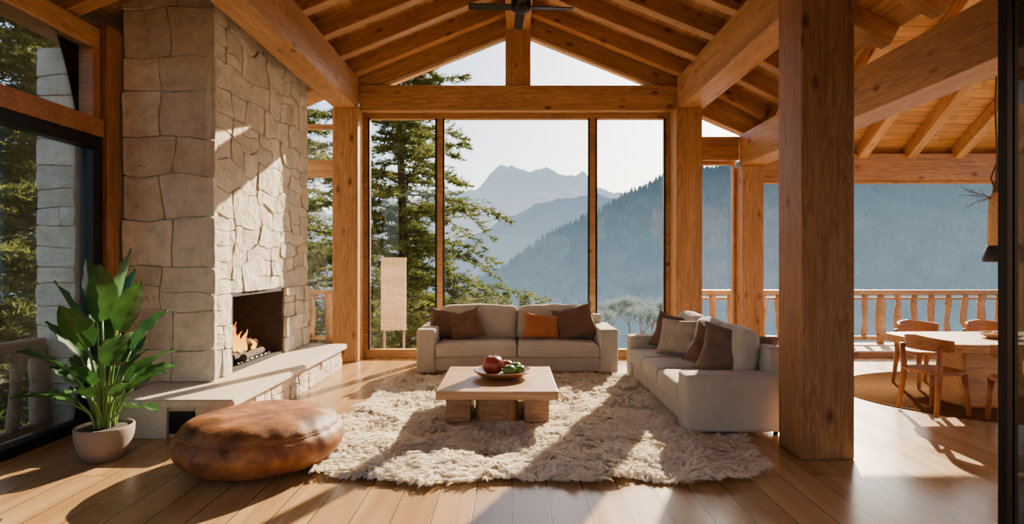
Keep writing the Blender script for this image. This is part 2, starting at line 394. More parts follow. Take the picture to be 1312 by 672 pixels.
for s,(xa,xb) in ((-1,(-2.75,RX-.15)),(1,(2.95,RX+.15))):
    def zz(x): return 5.29-.4*(abs(x-RX)-.18)
    meta(timber('gable_rafter',(xa,9.36,zz(xa)+.27),(xb,9.36,zz(xb)+.27),.2,.42,'timber'),'heavy sloping gable rafter framing the upper glass','rafter')
    meta(timber('gable_trim',(xa+.3*(-s),9.3,zz(xa+.3*-s)+.03),(xb,9.3,zz(xb)+.03),.12,.06,'pale'),'pale sloping wooden trim above triangular glass','trim')
meta(timber('gable_rafter',(3.0,9.36,4.30),(4.12,9.36,3.82),.2,.42,'timber'),'short sloping rafter above the small triangular glass','rafter')
# posts
meta(tbox('timber_post',-2.88,-2.47,9.0,9.4,0,4.08,axis=2),L_+'post at the window corner','post')
meta(tbox('timber_post',2.63,3.05,9.0,9.4,0,4.08,axis=2),L_+'post at the window corner by the aisle','post')
meta(tbox('timber_post',3.73,4.08,9.1,9.45,0,3.17,axis=2),'square timber post carrying the aisle beam','post')
meta(tbox('timber_post',2.34,2.77,4.54,4.94,0,4.08,'darktimber',axis=2),'massive knotty reddish square timber post behind the sofa','post')
meta(tbox('wall_post',-4.34,-4.04,5.62,5.8,0,3.98,'darktimber',axis=2),'reddish timber post beside the stone chimney','post')
meta(tbox('wing_header',4.08,9.6,9.3,9.55,2.97,3.40),'long horizontal timber header over the dining glass','beam')
meta(tbox('wing_header',3.05,3.73,9.2,9.4,3.27,3.66),'short horizontal timber header beside corner post','beam')
meta(tbox('wall_plate',-4.4,-4.1,1.0,5.6,3.72,3.92),'timber wall plate above the side glazing','beam')
# windows
def window(n,x0,x1,z0,z1,D,verts=(),hors=(),fw=.09,dep=.12,mat='timber',bottom=.14):
    e=empty('window_%d'%n,(0,D,0)); e['kind']='structure'
    bm=bmesh.new()
    bx(bm,x0,x1,-dep/2,dep/2,z0,z0+bottom,.006); bx(bm,x0,x1,-dep/2,dep/2,z1-fw,z1,.006)
    bx(bm,x0,x0+fw,-dep/2,dep/2,z0+bottom,z1-fw,.006); bx(bm,x1-fw,x1,-dep/2,dep/2,z0+bottom,z1-fw,.006)
    for v in verts: bx(bm,v-.065,v+.065,-dep/2,dep/2,z0+bottom,z1-fw,.006)
    for h0,h1 in hors: bx(bm,x0+fw,x1-fw,-dep/2+.002,dep/2-.002,h0,h1,.006)
    fin('window_frame',bm,mat,e)
    bm=bmesh.new(); bx(bm,x0+fw,x1-fw,.02,.03,z0+bottom,z1-fw); fin('glass_pane',bm,'glass',e)
    return e
window(1,-2.47,2.63,0,4.08,9.42,(-1.2,1.34))
e=bpy.data.objects['window_1']; bm=bmesh.new()
for x in (-2.38,-1.265,-1.135,1.275,1.405,2.54): bx(bm,x-.015,x+.015,-.075,-.055,.14,3.99)
fin('window_seal',bm,'black',e)
window(2,-4.3,-2.88,0,3.9,9.42,(),((3.02,3.3),),.08)
window(3,3.05,3.73,0,3.27,9.4,(),(),.05)
window(4,4.08,9.6,0,2.97,9.45,(8.6,),(),.05,bottom=.1)
pyd('window_5',[(-2.1,9.4,4.45),(2.3,9.4,4.45),(RX,9.4,5.45)],[(0,1,2)],'glass',kind='structure')
# left glass wall (sliding door with transom)
e=empty('door_1',(-4.15,0,0)); e['kind']='structure'
bm=bmesh.new()
bx(bm,-.07,.07,1.0,5.6,0,.09,.005); bx(bm,-.07,.07,1.0,5.6,2.72,2.84,.005)
bx(bm,-.07,.07,5.48,5.6,.09,2.72,.005); bx(bm,-.06,.06,2.9,3.0,.09,2.72,.005); bx(bm,-.06,.06,1,1.1,.09,2.72,.005)
fin('door_frame',bm,'black',e)
bm=bmesh.new(); bx(bm,-.01,.01,1.1,5.48,.09,2.72); fin('glass_pane',bm,'glass',e)
e=empty('window_6',(-4.15,0,0)); e['kind']='structure'
bm=bmesh.new(); bx(bm,-.09,.09,1.0,5.6,2.84,3.02,.008); bx(bm,-.05,.05,5.5,5.6,3.02,3.72,.005); bx(bm,-.05,.05,2.4,2.5,3.02,3.72); fin('window_frame',bm,'darktimber',e)
bm=bmesh.new(); bx(bm,-.01,.01,1,5.5,3.02,3.72); fin('glass_pane',bm,'glass',e)
bm=bmesh.new(); bx(bm,-4.3,-4.05,5.83,9.4,0,3.95); S(fin('wall_west',bm,'mortar'))
# right tinted door
e=empty('door_2',(2.79,3.2,0)); e['kind']='structure'
bm=bmesh.new(); bx(bm,0,.035,-.03,.03,0,4,.004); bx(bm,.035,1.1,-.03,.03,0,.1); bx(bm,.035,1.1,-.03,.03,3.9,4); bx(bm,1.06,1.1,-.03,.03,.1,3.9)
bx(bm,.055,.075,-.02,.02,.1,3.9)
fin('door_frame',bm,'black',e)
bm=bmesh.new(); bx(bm,.035,1.06,-.005,.005,.1,3.9); fin('glass_pane',bm,'dglass',e)

# ---------------- fireplace ----------------
fp=empty('stone_fireplace',(-3.1,5.8,0),label='tall pale fieldstone chimney with raised stone hearth and open firebox',cat='fireplace')
OFF=Vector((3.1,-5.8,0))
class StoneB:
    def __init__(s): s.v=[];s.f=[];s.c=[]
    def face(s,rects,mapf,warp,seed,depth=.05,gap=.004,rough=.013):
        rnd=random.Random(seed)
        for (a0,a1,b0,b1,border) in rects:
            pts=[]
            k=5
            for i in range(k): pts.append((a0+(a1-a0)*i/k,b0))
            for i in range(k): pts.append((a1,b0+(b1-b0)*i/k))
            for i in range(k): pts.append((a1-(a1-a0)*i/k,b1))
            for i in range(k): pts.append((a0,b1-(b1-b0)*i/k))
            A0,A1,B0,B1=border; q=[]
            for i,(u,v) in enumerate(pts):
                du=noise.noise(Vector((u*2.2,v*2.2,seed)))*warp+noise.noise(Vector((u*11,v*11,seed)))*warp*.10
                dv=noise.noise(Vector((u*2.2,v*2.2,seed+9)))*warp+noise.noise(Vector((u*11,v*11,seed+9)))*warp*.10
                fu=min(1,min(u-A0,A1-u)/.12); fv=min(1,min(v-B0,B1-v)/.12)
                q.append([u+du*max(0,fu),v+dv*max(0,fv)])
            cu=sum(p[0] for p in q)/len(q); cv=sum(p[1] for p in q)/len(q)
            n=len(q)
            for i,p in enumerate(q):
                d=math.hypot(p[0]-cu,p[1]-cv); g=gap+(rnd.uniform(.002,.014) if i%k==0 else 0)+rnd.uniform(0,.004)
                p[0]=cu+(p[0]-cu)*(1-g/d); p[1]=cv+(p[1]-cv)*(1-g/d)
            dd=depth*rnd.uniform(.75,1.25); tilt=(rnd.uniform(-.04,.04),rnd.uniform(-.04,.04))
            base=len(s.v); rings=[(0,-.03),(.0,.88),(.015,1.0),(.12,1.0),(.28,1.0),(.45,1.0),(.62,1.0),(.8,1.0)]
            tone=rnd.uniform(.84,1.12); wm=rnd.uniform(-.03,.04)
            colr=(.67*tone+wm*.4,.60*tone,.49*tone-wm*.5,1)
            for rr,h in rings:
                for p in q:
                    u=cu+(p[0]-cu)*(1-rr); v=cv+(p[1]-cv)*(1-rr)
                    nz=noise.fractal(Vector((u*7,v*7,seed*3.1)),.8,2.2,5)*rough*(1 if h>.97 else .4 if h>.5 else 0)
                    s.v.append(mapf(u,v,dd*h+nz+(tilt[0]*(u-cu)+tilt[1]*(v-cv))*(h>.2))); s.c.append(colr)
            s.v.append(mapf(cu,cv,dd*1.0+noise.fractal(Vector((cu*7,cv*7,seed*3.1)),.8,2.2,5)*rough)); s.c.append(colr)
            for r in range(len(rings)-1):
                for i in range(n):
                    j=(i+1)%n; s.f.append((base+r*n+i,base+r*n+j,base+(r+1)*n+j,base+(r+1)*n+i))
            t=base+(len(rings)-1)*n
            for i in range(n): s.f.append((t+i,t+(i+1)%n,base+len(rings)*n))
    def make(s,name,parent,off):
        bm=bmesh.new(); vs=[bm.verts.new(Vector(p)+off) for p in s.v]
        for f in s.f: bm.faces.new([vs[i] for i in f])
        bmesh.ops.recalc_face_normals(bm,faces=bm.faces[:])
        me=bpy.data.meshes.new(name); bm.to_mesh(me); bm.free()
        ca=me.color_attributes.new('Col','FLOAT_COLOR','POINT')
        ca.data.foreach_set('color',np.array(s.c,dtype=np.float32).ravel())
        me.materials.append(M['stone']); o=bpy.data.objects.new(name,me); link(o,parent); return o
def splitr(a0,a1,b0,b1,mw,mh,rnd,border):
    w=a1-a0;h=b1-b0
    if w<=mw*rnd.uniform(.75,1.4) and h<=mh*rnd.uniform(.75,1.4): return [(a0,a1,b0,b1,border)]
    if w/mw>h/mh:
        t=a0+w*rnd.uniform(.34,.66); return splitr(a0,t,b0,b1,mw,mh,rnd,border)+splitr(t,a1,b0,b1,mw,mh,rnd,border)
    t=b0+h*rnd.uniform(.34,.66); return splitr(a0,a1,b0,t,mw,mh,rnd,border)+splitr(a0,a1,t,b1,mw,mh,rnd,border)
def region(a0,a1,b0,b1,mw,mh,seed): return splitr(a0,a1,b0,b1,mw,mh,random.Random(seed),(a0,a1,b0,b1))
sb=StoneB(); TOP=4.7
mf=lambda u,v,d:(u,5.84-d,v)
rnd=random.Random(3); z=.36; fr=[]
while z<TOP:
    h=rnd.uniform(.3,.52); z1=min(TOP,z+h); j=rnd.uniform(-3.65,-3.42)
    for a,b in ((-4.02,j),(j,-3.06)):
        if h>.42 and rnd.random()<.35:
            zz_=z+(z1-z)*rnd.uniform(.4,.6); fr+=[(a,b,z,zz_,(-4.02,-3.06,.36,TOP)),(a,b,zz_,z1,(-4.02,-3.06,.36,TOP))]
        else: fr.append((a,b,z,z1,(-4.02,-3.06,.36,TOP)))
    z=z1
sb.face(fr,mf,.08,5,.045)
ms=lambda u,v,d:(-3.15+d,u,v)
sb.face(region(5.79,6.23,.36,1.25,.44,.34,11),ms,.04,6)
sb.face(region(7.67,8.55,.36,1.25,.42,.28,12),ms,.05,7,.07)
sb.face(region(5.79,8.55,1.25,TOP,.46,.33,27),ms,.15,8,.045)
sb.make('stone_cladding',fp,OFF)
sb=StoneB(); sb.face(region(5.12,8.42,0,.29,.40,.2,41),lambda u,v,d:(-2.6+d,u,v),.06,10,.04); sb.make('hearth_cladding',fp,OFF)
bm=bmesh.new()
def fb(*a,**k): 
    for v in bx(bm,*a,**k): v.co+=OFF
fb(-4.0,-3.13,5.82,6.26,.36,TOP); fb(-4.0,-3.13,7.64,8.51,.36,TOP); fb(-4.0,-3.13,6.26,7.64,1.27,TOP); fb(-4.0,-3.85,6.26,7.64,.36,1.27)
fin('chimney_core',bm,'mortar',fp)
bm=bmesh.new()
fb(-3.87,-3.80,6.25,7.65,.36,1.25); fb(-3.80,-3.12,6.23,6.28,.36,1.25); fb(-3.80,-3.12,7.62,7.67,.36,1.25); fb(-3.8,-3.12,6.28,7.62,1.21,1.27); fb(-3.8,-3.12,6.28,7.62,.365,.39)
fin('firebox',bm,'soot',fp)
def poly(bm,pts,z0,z1):
    a=[bm.verts.new((x,y,z0)) for x,y in pts]; b=[bm.verts.new((x,y,z1)) for x,y in pts]
    bm.faces.new(a[::-1]); bm.faces.new(b)
    for i in range(len(pts)): j=(i+1)%len(pts); bm.faces.new((a[i],a[j],b[j],b[i]))
bm=bmesh.new()
poly(bm,[(x+3.1,y-5.8) for x,y in [(-3.64,5.05),(-2.5,5.05),(-2.5,8.52),(-4.02,8.52),(-4.02,5.82),(-3.64,5.82)]],.285,.36)
bmesh.ops.bevel(bm,geom=bm.edges[:],offset=.012,segments=2,affect='EDGES')
fin('hearth_slab',bm,'slab',fp,label='smooth pale stone hearth ledge')
bm=bmesh.new(); fb(-3.60,-2.62,5.12,8.45,0,.285); fin('hearth_base',bm,'slab',fp)
for a,b in ((-3.62,-3.12),(-2.86,-2.56)):
    bm=bmesh.new(); fb(a,b,5.07,5.2,.0,.284,bev=.01); fin('hearth_block',bm,'slab',fp)
bm=bmesh.new(); fb(-3.11,-2.87,5.10,5.16,.04,.24)
for i in range(6): fb(-3.09,-2.89,5.085,5.1,.06+i*.03,.072+i*.03)
fin('vent_grille',bm,'black',fp,label='black metal vent grille')
for i,(p0,p1,r) in enumerate([((-3.5,6.6,.47),(-3.3,7.35,.47),.055),((-3.3,6.6,.47),(-3.42,7.3,.47),.05),((-3.52,6.75,.56),(-3.28,7.2,.57),.05),((-3.2,6.7,.46),(-3.25,7.3,.46),.045)]):
    e=empty('firewood_log',p0,label='charred split firewood log on the grate',cat='log',group='burning logs')
    bm=bmesh.new(); d=Vector(p1)-Vector(p0)
    tube(bm,[d*t+Vector((noise.noise(Vector((t*5,i,0)))*.02,0,noise.noise(Vector((t*5,i,4)))*.02)) for t in (0,.25,.5,.75,1)],[r*.95,r,r*1.05,r,r*.9],10); fin('log_bark',bm,'char',e)
    for q,s in ((Vector((0,0,0)),-1),(d,1)):
        bm=bmesh.new(); tube(bm,[q+d.normalized()*s*.001,q+d.normalized()*s*.006],[r*.8,r*.8],10); fin('cut_end',bm,'bark',e)
bm=bmesh.new()
for y in np.linspace(6.6,7.35,7): tube(bm,[(-3.55,y,.42),(-3.18,y,.42)],.009,6)
for x in (-3.52,-3.2): tube(bm,[(x,6.55,.41),(x,7.4,.41)],.01,6)
for x in (-3.52,-3.2):
    for y in (6.6,7.35): tube(bm,[(x,y,.39),(x,y,.42)],.01,6)
fin('fire_grate',bm,'black',label='black iron grate under the logs',cat='grate')
bm=bmesh.new(); rnd=random.Random(4)
for (x,y,h,w) in [(-3.4,6.75,.26,.035),(-3.38,6.88,.36,.045),(-3.33,7.0,.26,.04),(-3.42,7.08,.22,.035),(-3.3,6.82,.2,.03),(-3.45,6.95,.3,.035),(-3.28,7.12,.14,.03),(-3.36,7.2,.13,.03),(-3.36,6.7,.16,.025)]:
    pts=[];rr=[];ph=rnd.uniform(0,6)
    for k in range(11):
        t=k/10; pts.append((x+.035*math.sin(ph+t*5)*t,y+.06*math.sin(ph+1+t*6)*t,.5+h*t)); rr.append(max(.002,w*math.sin(math.pi*min(1,(t*.8+.2)))**.8*(1-t**2)+.002))
    tube(bm,pts,rr,10)
fin('fire',bm,'flame',smooth=True,label='orange flames rising from burning logs',cat='fire',kind='stuff')
ld=bpy.data.lights.new('fire_glow','POINT'); ld.energy=9; ld.color=(1,.42,.12); ld.shadow_soft_size=.12
lo_=bpy.data.objects.new('fire_glow',ld); lo_.location=(-3.3,6.95,.85); link(lo_)

# ---------------- sofas ----------------
def sofa(loc,rz,W,Dp,nseat,label,armh,nback,seed=0,bt=.11,narm=None):
    e=empty('sofa',loc,rz,label=label,cat='sofa')
    aw=.26; x0,x1=-W/2,W/2
    bm=bmesh.new(); softbox(bm,x0+.03,x1-.03,.04,Dp-.03,.07,.27,.02,wr=.001); fin('sofa_base',bm,'linen',e,smooth=True)
    for sx in (x0,x1-aw):
        ah=armh if sx==x0 or narm is None else narm
        bm=bmesh.new(); softbox(bm,sx,sx+aw,0,Dp-.02,.05,ah,.028,(.002,.002,.004),n=13,seed=sx,wr=.002); fin('armrest',bm,'linen',e,smooth=True)
    bm=bmesh.new(); softbox(bm,x0+.1,x1-.1,Dp-.16,Dp,.1,.80,.04,(0,.005,.005),wr=.002); fin('backrest',bm,'linen',e,smooth=True)
    sw=(W-2*aw)/nseat
    for i in range(nseat):
        bm=bmesh.new(); softbox(bm,x0+aw+i*sw+.004,x0+aw+(i+1)*sw-.004,-.015,Dp-.16,.265,.45,.04,(0,.010,.026),n=13,seed=i+seed,wr=.005); fin('seat_cushion',bm,'linen',e,smooth=True)
    sw=(W-2*aw)/nback
    for i in range(nback):
        bm=bmesh.new(); softbox(bm,0,sw-.012,-bt,bt,0,.50,.07,(0,.045,.028),n=13,seed=i+9+seed,wr=.012)
        fin('back_cushion',bm,'linen',e,loc=(x0+aw+i*sw+.006,Dp-.16-bt-.05,.435),rot=(-.13,0,0),smooth=True)
    for sx in (x0+.1,x1-.1):
        for sy in (.1,Dp-.1):
            bm=bmesh.new(); lathe(bm,[(.022,0),(.03,.085)],12,(sx,sy,0)); fin('foot',bm,'black',e)
    return e
sofa((.075,7.8,0),0,2.81,1.0,2,'greige linen two-seat sofa facing the hearth rug under the big window',.66,2)
sofa((1.58,6.43,0),-math.pi/2,2.66,.96,3,'long greige linen sofa beside the massive timber post',.61,3,5,.09,.57)
G='throw cushions'
pillow('throw_cushion',.48,.46,.17,'pbrown',(-1.02,8.32,.45),(-.30,.16,.14),'dark brown velvet cushion resting against the sofa arm',1,G)
pillow('throw_cushion',.50,.46,.17,'pbrown',(-.62,8.18,.46),(-.34,-.30,-.12),'brown cushion leaning on another brown cushion',2,G)
pillow('throw_cushion',.54,.40,.17,'porange',(.42,8.20,.46),(-.34,.10,.05),'rust orange rectangular throw cushion',3,G)
pillow('throw_cushion',.62,.52,.19,'pbrown',(.97,8.20,.46),(-.32,-.24,-.12),'large dark brown velvet cushion at the sofa end',4,G)
pz=-math.pi/2
pillow('throw_cushion',.52,.48,.17,'pbrown',(1.99,7.24,.46),(-.3,.15,pz+.75),'dark brown cushion tucked by the far armrest',5,G)
pillow('throw_cushion',.52,.46,.16,'pbeige',(2.00,6.80,.46),(-.3,0,pz+.85),'beige knitted cushion on the long sofa',6,G)
pillow('throw_cushion',.52,.46,.17,'pbrown',(2.05,5.98,.46),(-.34,.28,pz+.80),'brown cushion leaning against the sofa back',7,G)
pillow('throw_cushion',.70,.50,.19,'pstripe',(2.16,5.54,.455),(-.34,.20,pz+1.2),'large ribbed dark brown cushion near the sofa armrest',8,G)

# ---------------- coffee table ----------------
ct=empty('coffee_table',(-.14,5.83,.045),label='low rectangular wooden coffee table with block legs on shaggy rug',cat='table')
bm=bmesh.new(); bx(bm,-.57,.57,-.63,.62,.275,.355,.008); fin('table_top',bm,'tabletop',ct)
for x in (-.5,.26):
    bm=bmesh.new(); bx(bm,x,x+.24,-.42,.42,0,.275,.012); fin('leg',bm,'tableleg',ct)
bm=bmesh.new(); poly(bm,[(.21*math.copysign(abs(math.cos(a))**.7,math.cos(a)),.21*math.copysign(abs(math.sin(a))**.7,math.sin(a))) for a in np.linspace(0,2*math.pi,48,endpoint=False)],0,.275); fin('pedestal',bm,'tableleg',ct,loc=(-.01,-.25,0),smooth=False)
TZ=.40
b=empty('wooden_bowl',(-.1,5.85,TZ),label='wide shallow wooden bowl holding fruit on the coffee table',cat='bowl')
bm=bmesh.new(); lathe(bm,[(.12,0),(.14,.012),(.24,.03),(.29,.065),(.30,.075),(.30,.082),(.285,.08),(.235,.045),(.13,.026),(.01,.024)],48); fin('bowl_body',bm,'chair',b,smooth=True)
bm=bmesh.new(); tube(bm,[(.295*math.cos(a),.295*math.sin(a),.08) for a in np.linspace(0,2*math.pi,49)],.006,6); fin('bowl_rim',bm,'tableleg',b,smooth=True)
def fruit(name,loc,r,mat,label,seed,cat='fruit'):
    e=empty(name,loc,label=label,cat=cat); bm=bmesh.new(); pr=[]
    for k in range(15):
        a=-math.pi/2+math.pi*k/14; rr=math.cos(a)*r; z=math.sin(a)*r*.9
        if a>1.0: z-=(a-1.0)**2*r*.9
        pr.append((max(.002,rr),z+r*.9))
    lathe(bm,pr,24,fn=lambda q,z,a:(q*(1+.03*math.sin(5*a+seed)),z)); fin('fruit_body',bm,mat,e,smooth=True)
    bm=bmesh.new(); tube(bm,[(0,0,r*1.45),(.004,0,r*1.75),(.012,0,r*2.05)],[.004,.003,.004],6); fin('stem',bm,'twig',e)
fruit('pomegranate',(-.2,5.82,TZ+.03),.115,'ceramic_red','large dark red pomegranate in the wooden bowl',1)
fruit('apple',(-.03,5.74,TZ+.035),.065,'apple_green','green apple at the front of the bowl',2)
fruit('apple',(.08,5.80,TZ+.035),.055,'apple_green','green apple by the bowl rim',3)
fruit('apple',(-.06,5.95,TZ+.03),.075,'apple_red','red apple behind the green apples',4)
fruit('apple',(.04,5.93,TZ+.03),.065,'apple_green','green apple beside the red apple',5)

# ---------------- rug ----------------
def rug_in(x,y):
    cx,cy=.18,5.88; hx,hy=1.88,1.88
    u=(x-cx)/hx; v=(y-cy)/hy; a=math.atan2(v,u)
    r=(abs(u)**7+abs(v)**7)**(1/7)
    return r<1+.035*noise.noise(Vector((math.cos(a)*4,math.sin(a)*4,1)))*2-.02+.03*noise.noise(Vector((x*4,y*4,3)))
def rz_(x,y): return .034+.036*noise.noise(Vector((x*2.6,y*2.6,0)))+.020*noise.noise(Vector((x*6.5,y*6.5,2)))
rug=empty('shaggy_rug',(0,0,0),label='large cream shaggy sheepskin rug with ragged edges under the coffee table',cat='rug')
n=90; vs=[];fs=[];idx={}
for i in range(n+1):
    for j in range(n+1):
        x=-1.85+4.05*i/n; y=3.9+3.95*j/n
        if rug_in(x,y): idx[(i,j)]=len(vs); vs.append((x,y,max(.008,rz_(x,y))))
for i in range(n):
    for j in range(n):
        k=[(i,j),(i+1,j),(i+1,j+1),(i,j+1)]
        if all(q in idx for q in k): fs.append([idx[q] for q in k])
pyd('rug_backing',vs,fs,'fur_dark',rug,smooth=True)
rnd=random.Random(5); vs=[];fs=[]
cnt=0
while cnt<21000:
    x=rnd.uniform(-1.85,2.2); y=rnd.uniform(3.85,7.85)
    if not rug_in(x,y): continue
    cnt+=1
    if x>1.72 and y>5.1: continue
    if y>7.72: continue
    a=noise.noise(Vector((x*1.4,y*1.4,7)))*6+noise.noise(Vector((x*5,y*5,3)))*1.5+rnd.uniform(-.7,.7)
    L=rnd.uniform(.055,.11); up=rnd.uniform(.2,.52); dx,dy=math.cos(a),math.sin(a)
    z=max(.005,rz_(x,y))-.004; crl=rnd.uniform(-.5,.5)
    tip=Vector((x+dx*L-dy*crl*L,y+dy*L+dx*crl*L,z+L*up*.55+.004))
    for m_ in range(7):
        ra=rnd.uniform(0,6.28); rr=.022*math.sqrt(rnd.random()); p=Vector((x+rr*math.cos(ra),y+rr*math.sin(ra),z))
        w=rnd.uniform(.0024,.0043); tq=tip+Vector((rnd.gauss(0,.008),rnd.gauss(0,.008),rnd.gauss(0,.005))); b0=len(vs)
        for t in (0,.35,.7):
            q=p+(tq-p)*t+Vector((0,0,L*up*.6*math.sin(math.pi*t**.8)))+Vector((-dy,dx,0))*(.010*math.sin(t*9+m_)*t)
            ww=w*(1-.35*t); vs.append((q.x-dy*ww,q.y+dx*ww,q.z)); vs.append((q.x+dy*ww,q.y-dx*ww,q.z))
        vs.append((tq.x,tq.y,max(.008,tq.z)))
        fs+=[(b0,b0+1,b0+3,b0+2),(b0+2,b0+3,b0+5,b0+4),(b0+4,b0+5,b0+6)]
pyd('rug_pile',vs,fs,'fur',rug,kind='stuff',smooth=True)

# ---------------- pouf ----------------
pf=empty('leather_pouf',(-2.0,4.5,0),label='round plump worn brown leather floor pouf',cat='pouf')
bm=bmesh.new(); pr=[]
for k in range(57):
    a=-math.pi/2+math.pi*k/56; c=max(0,math.cos(a)); s=math.sin(a)
    rr=.635*c**.36; z=.205+.205*math.copysign(abs(s)**1.25,s)
    pr.append((max(.002,rr),z))
def pf_fn(r,z,a):
    f=r/.64
    nz=noise.noise(Vector((math.cos(a)*r*2.5,math.sin(a)*r*2.5,z*3)))*.016+noise.noise(Vector((math.cos(a)*r*7,math.sin(a)*r*7,z*5)))*.006
    w=.005*math.sin(26*a+3*noise.noise(Vector((math.cos(a)*2,math.sin(a)*2,1))))*max(0,1-abs(z-.30)/.12)*f
    seam=-.010*math.exp(-((z-.305)/.018)**2)*(f>.6)
    return max(.001,r+(nz+w+seam)*(r>.1)), max(0,z+(nz if z>.05 else 0))
lathe(bm,pr,180,fn=pf_fn); fin('pouf_body',bm,'leather',pf,smooth=True)
bm=bmesh.new()
def onprof(zt):
    for (r1,z1),(r2,z2) in zip(pr,pr[1:]):
        if z1<=zt<=z2: return r1+(r2-r1)*(zt-z1)/max(1e-6,z2-z1)
rs=onprof(.305)
tube(bm,[(*(lambda rr,zz:(rr*math.cos(a),rr*math.sin(a),zz))(*pf_fn(rs,.305,a)),) for a in np.linspace(0,2*math.pi,161)],.005,6); fin('piping',bm,'leather',pf,smooth=True)

# ---------------- potted plant ----------------
pl=empty('potted_plant',(-3.32,4.58,0),label='broad-leaved tropical plant in round grey-brown pot on the floor',cat='plant')
bm=bmesh.new(); lathe(bm,[(.12,0),(.14,.005),(.185,.10),(.205,.19),(.21,.255),(.205,.27),(.192,.27),(.185,.25),(.01,.24)],40); fin('pot',bm,'pot',pl,smooth=True)
bm=bmesh.new(); lathe(bm,[(.185,.235),(.185,.25),(.1,.258),(.01,.262)],24); fin('soil',bm,'soil',pl)
st=bmesh.new(); lf=bmesh.new(); rnd=random.Random(12)
def leaf(base,az,hgt,spread,L,W,droop,out=.2):
    d=Vector((math.cos(az),math.sin(az),0)); b=Vector(base); tip=b+Vector((0,0,hgt))+d*spread
    pts=[b+(tip-b)*t-d*spread*.25*math.sin(math.pi*t) for t in np.linspace(0,1,7)]
    tube(st,pts,[.015-.008*t for t in np.linspace(0,1,7)],6)
    t0=(pts[-1]-pts[-2]).normalized(); side=Vector((-d.y,d.x,0)); n=12; p=pts[-1].copy(); dirv=(t0+d*out).normalized(); rows=[]
    side=(side+Vector((0,0,rnd.uniform(-.4,.4)))+d*rnd.uniform(-.5,.5)).normalized()
    for k in range(n+1):
        t=k/n; w=W*.5*(math.sin(math.pi*min(1,(t*.93+.07))**.85))**.8*(1 if t<.97 else .3)
        if k==n: w=.002
        nrm=dirv.cross(side).normalized()
        wob=.010*math.sin(k*1.9)
        rows.append([lf.verts.new(p-side*w+nrm*(-abs(w)*.28+wob)*-1),lf.verts.new(p-side*w*.5+nrm*.10*w),lf.verts.new(p-nrm*.006),lf.verts.new(p+side*w*.5+nrm*.10*w),lf.verts.new(p+side*w+nrm*(abs(w)*.28-wob))])
        p=p+dirv*L/n; dirv=(dirv+(d*.35-Vector((0,0,1)))*droop/n*(.5+t)).normalized()
    for a,b2 in zip(rows,rows[1:]):
        for i in range(4): lf.faces.new((a[i],a[i+1],b2[i+1],b2[i]))
for i in range(19):
    az=i*2.399+.4; leaf((.04*math.cos(az),.04*math.sin(az),.25),az,.98-.043*i+rnd.uniform(-.03,.03),.05+.011*i,.49-.008*i,.22,.10+.03*i,.08+.022*i)
for i in range(10):
    az=i*2.399; f=i/10
    leaf((.07*math.cos(az),.07*math.sin(az),.25),az,.42-.2*f+rnd.uniform(-.05,.05),.08+.06*f,.30-.04*f,.165,.5+.3*f,.3)
fin('stems',st,'stem',pl,smooth=True)
o=fin('leaves',lf,'leaf',pl,smooth=True)

# ---------------- ceiling fan ----------------
fan=empty('ceiling_fan',(RX+.02,7.5,0),label='black ceiling fan hanging from the ridge beam',cat='fan')
bm=bmesh.new(); lathe(bm,[(.05,5.33),(.06,5.42)],16); tube(bm,[(0,0,5.1),(0,0,5.34)],.015,8); fin('downrod',bm,'black',fan)
bm=bmesh.new(); lathe(bm,[(.06,4.93),(.12,4.96),(.14,5.03),(.13,5.09),(.05,5.12)],28); fin('motor_housing',bm,'black',fan,smooth=True)
for k in range(4):
    a=k*math.pi/2+.05
    bm=bmesh.new(); bx(bm,.12,.70,-.065,.065,-.006,.006,.004,1,Matrix.Rotation(a,4,'Z')@Matrix.Rotation(.2,4,'X')); fin('blade',bm,'black',fan,loc=(0,0,5.0))

# ---------------- dining ----------------
jr=empty('jute_rug',(6.05,6.75,0),label='oval woven brown jute rug under the dining table',cat='rug')
bm=bmesh.new(); lathe(bm,[(1.98,0.001),(2.0,.008),(1.98,.015),(.01,.015)],96)
for v in bm.verts: v.co.y*=.72
fin('rug_weave',bm,'jute',jr)
bm=bmesh.new()
for r in np.arange(.15,1.98,.045): tube(bm,[(r*math.cos(a),r*.72*math.sin(a),.014) for a in np.linspace(0,2*math.pi,73)],.007,5)
fin('rug_braid',bm,'jute',jr,smooth=True)
dt=empty('dining_table',(5.78,6.25,.022),label='thick wooden dining table with softened corners and block pedestal',cat='table')
bm=bmesh.new(); pts=[]
for i in range(72):
    a=2*math.pi*i/72; c,s=math.cos(a),math.sin(a); pts.append((1.36*math.copysign(abs(c)**.25,c),.55*math.copysign(abs(s)**.25,s)))
poly(bm,pts,.65,.735); fin('table_top',bm,'tabletop',dt)
for x in (-.72,.55):
    bm=bmesh.new(); bx(bm,x-.2,x+.2,-.2,.2,0,.65,.03); fin('pedestal',bm,'tabletop',dt)
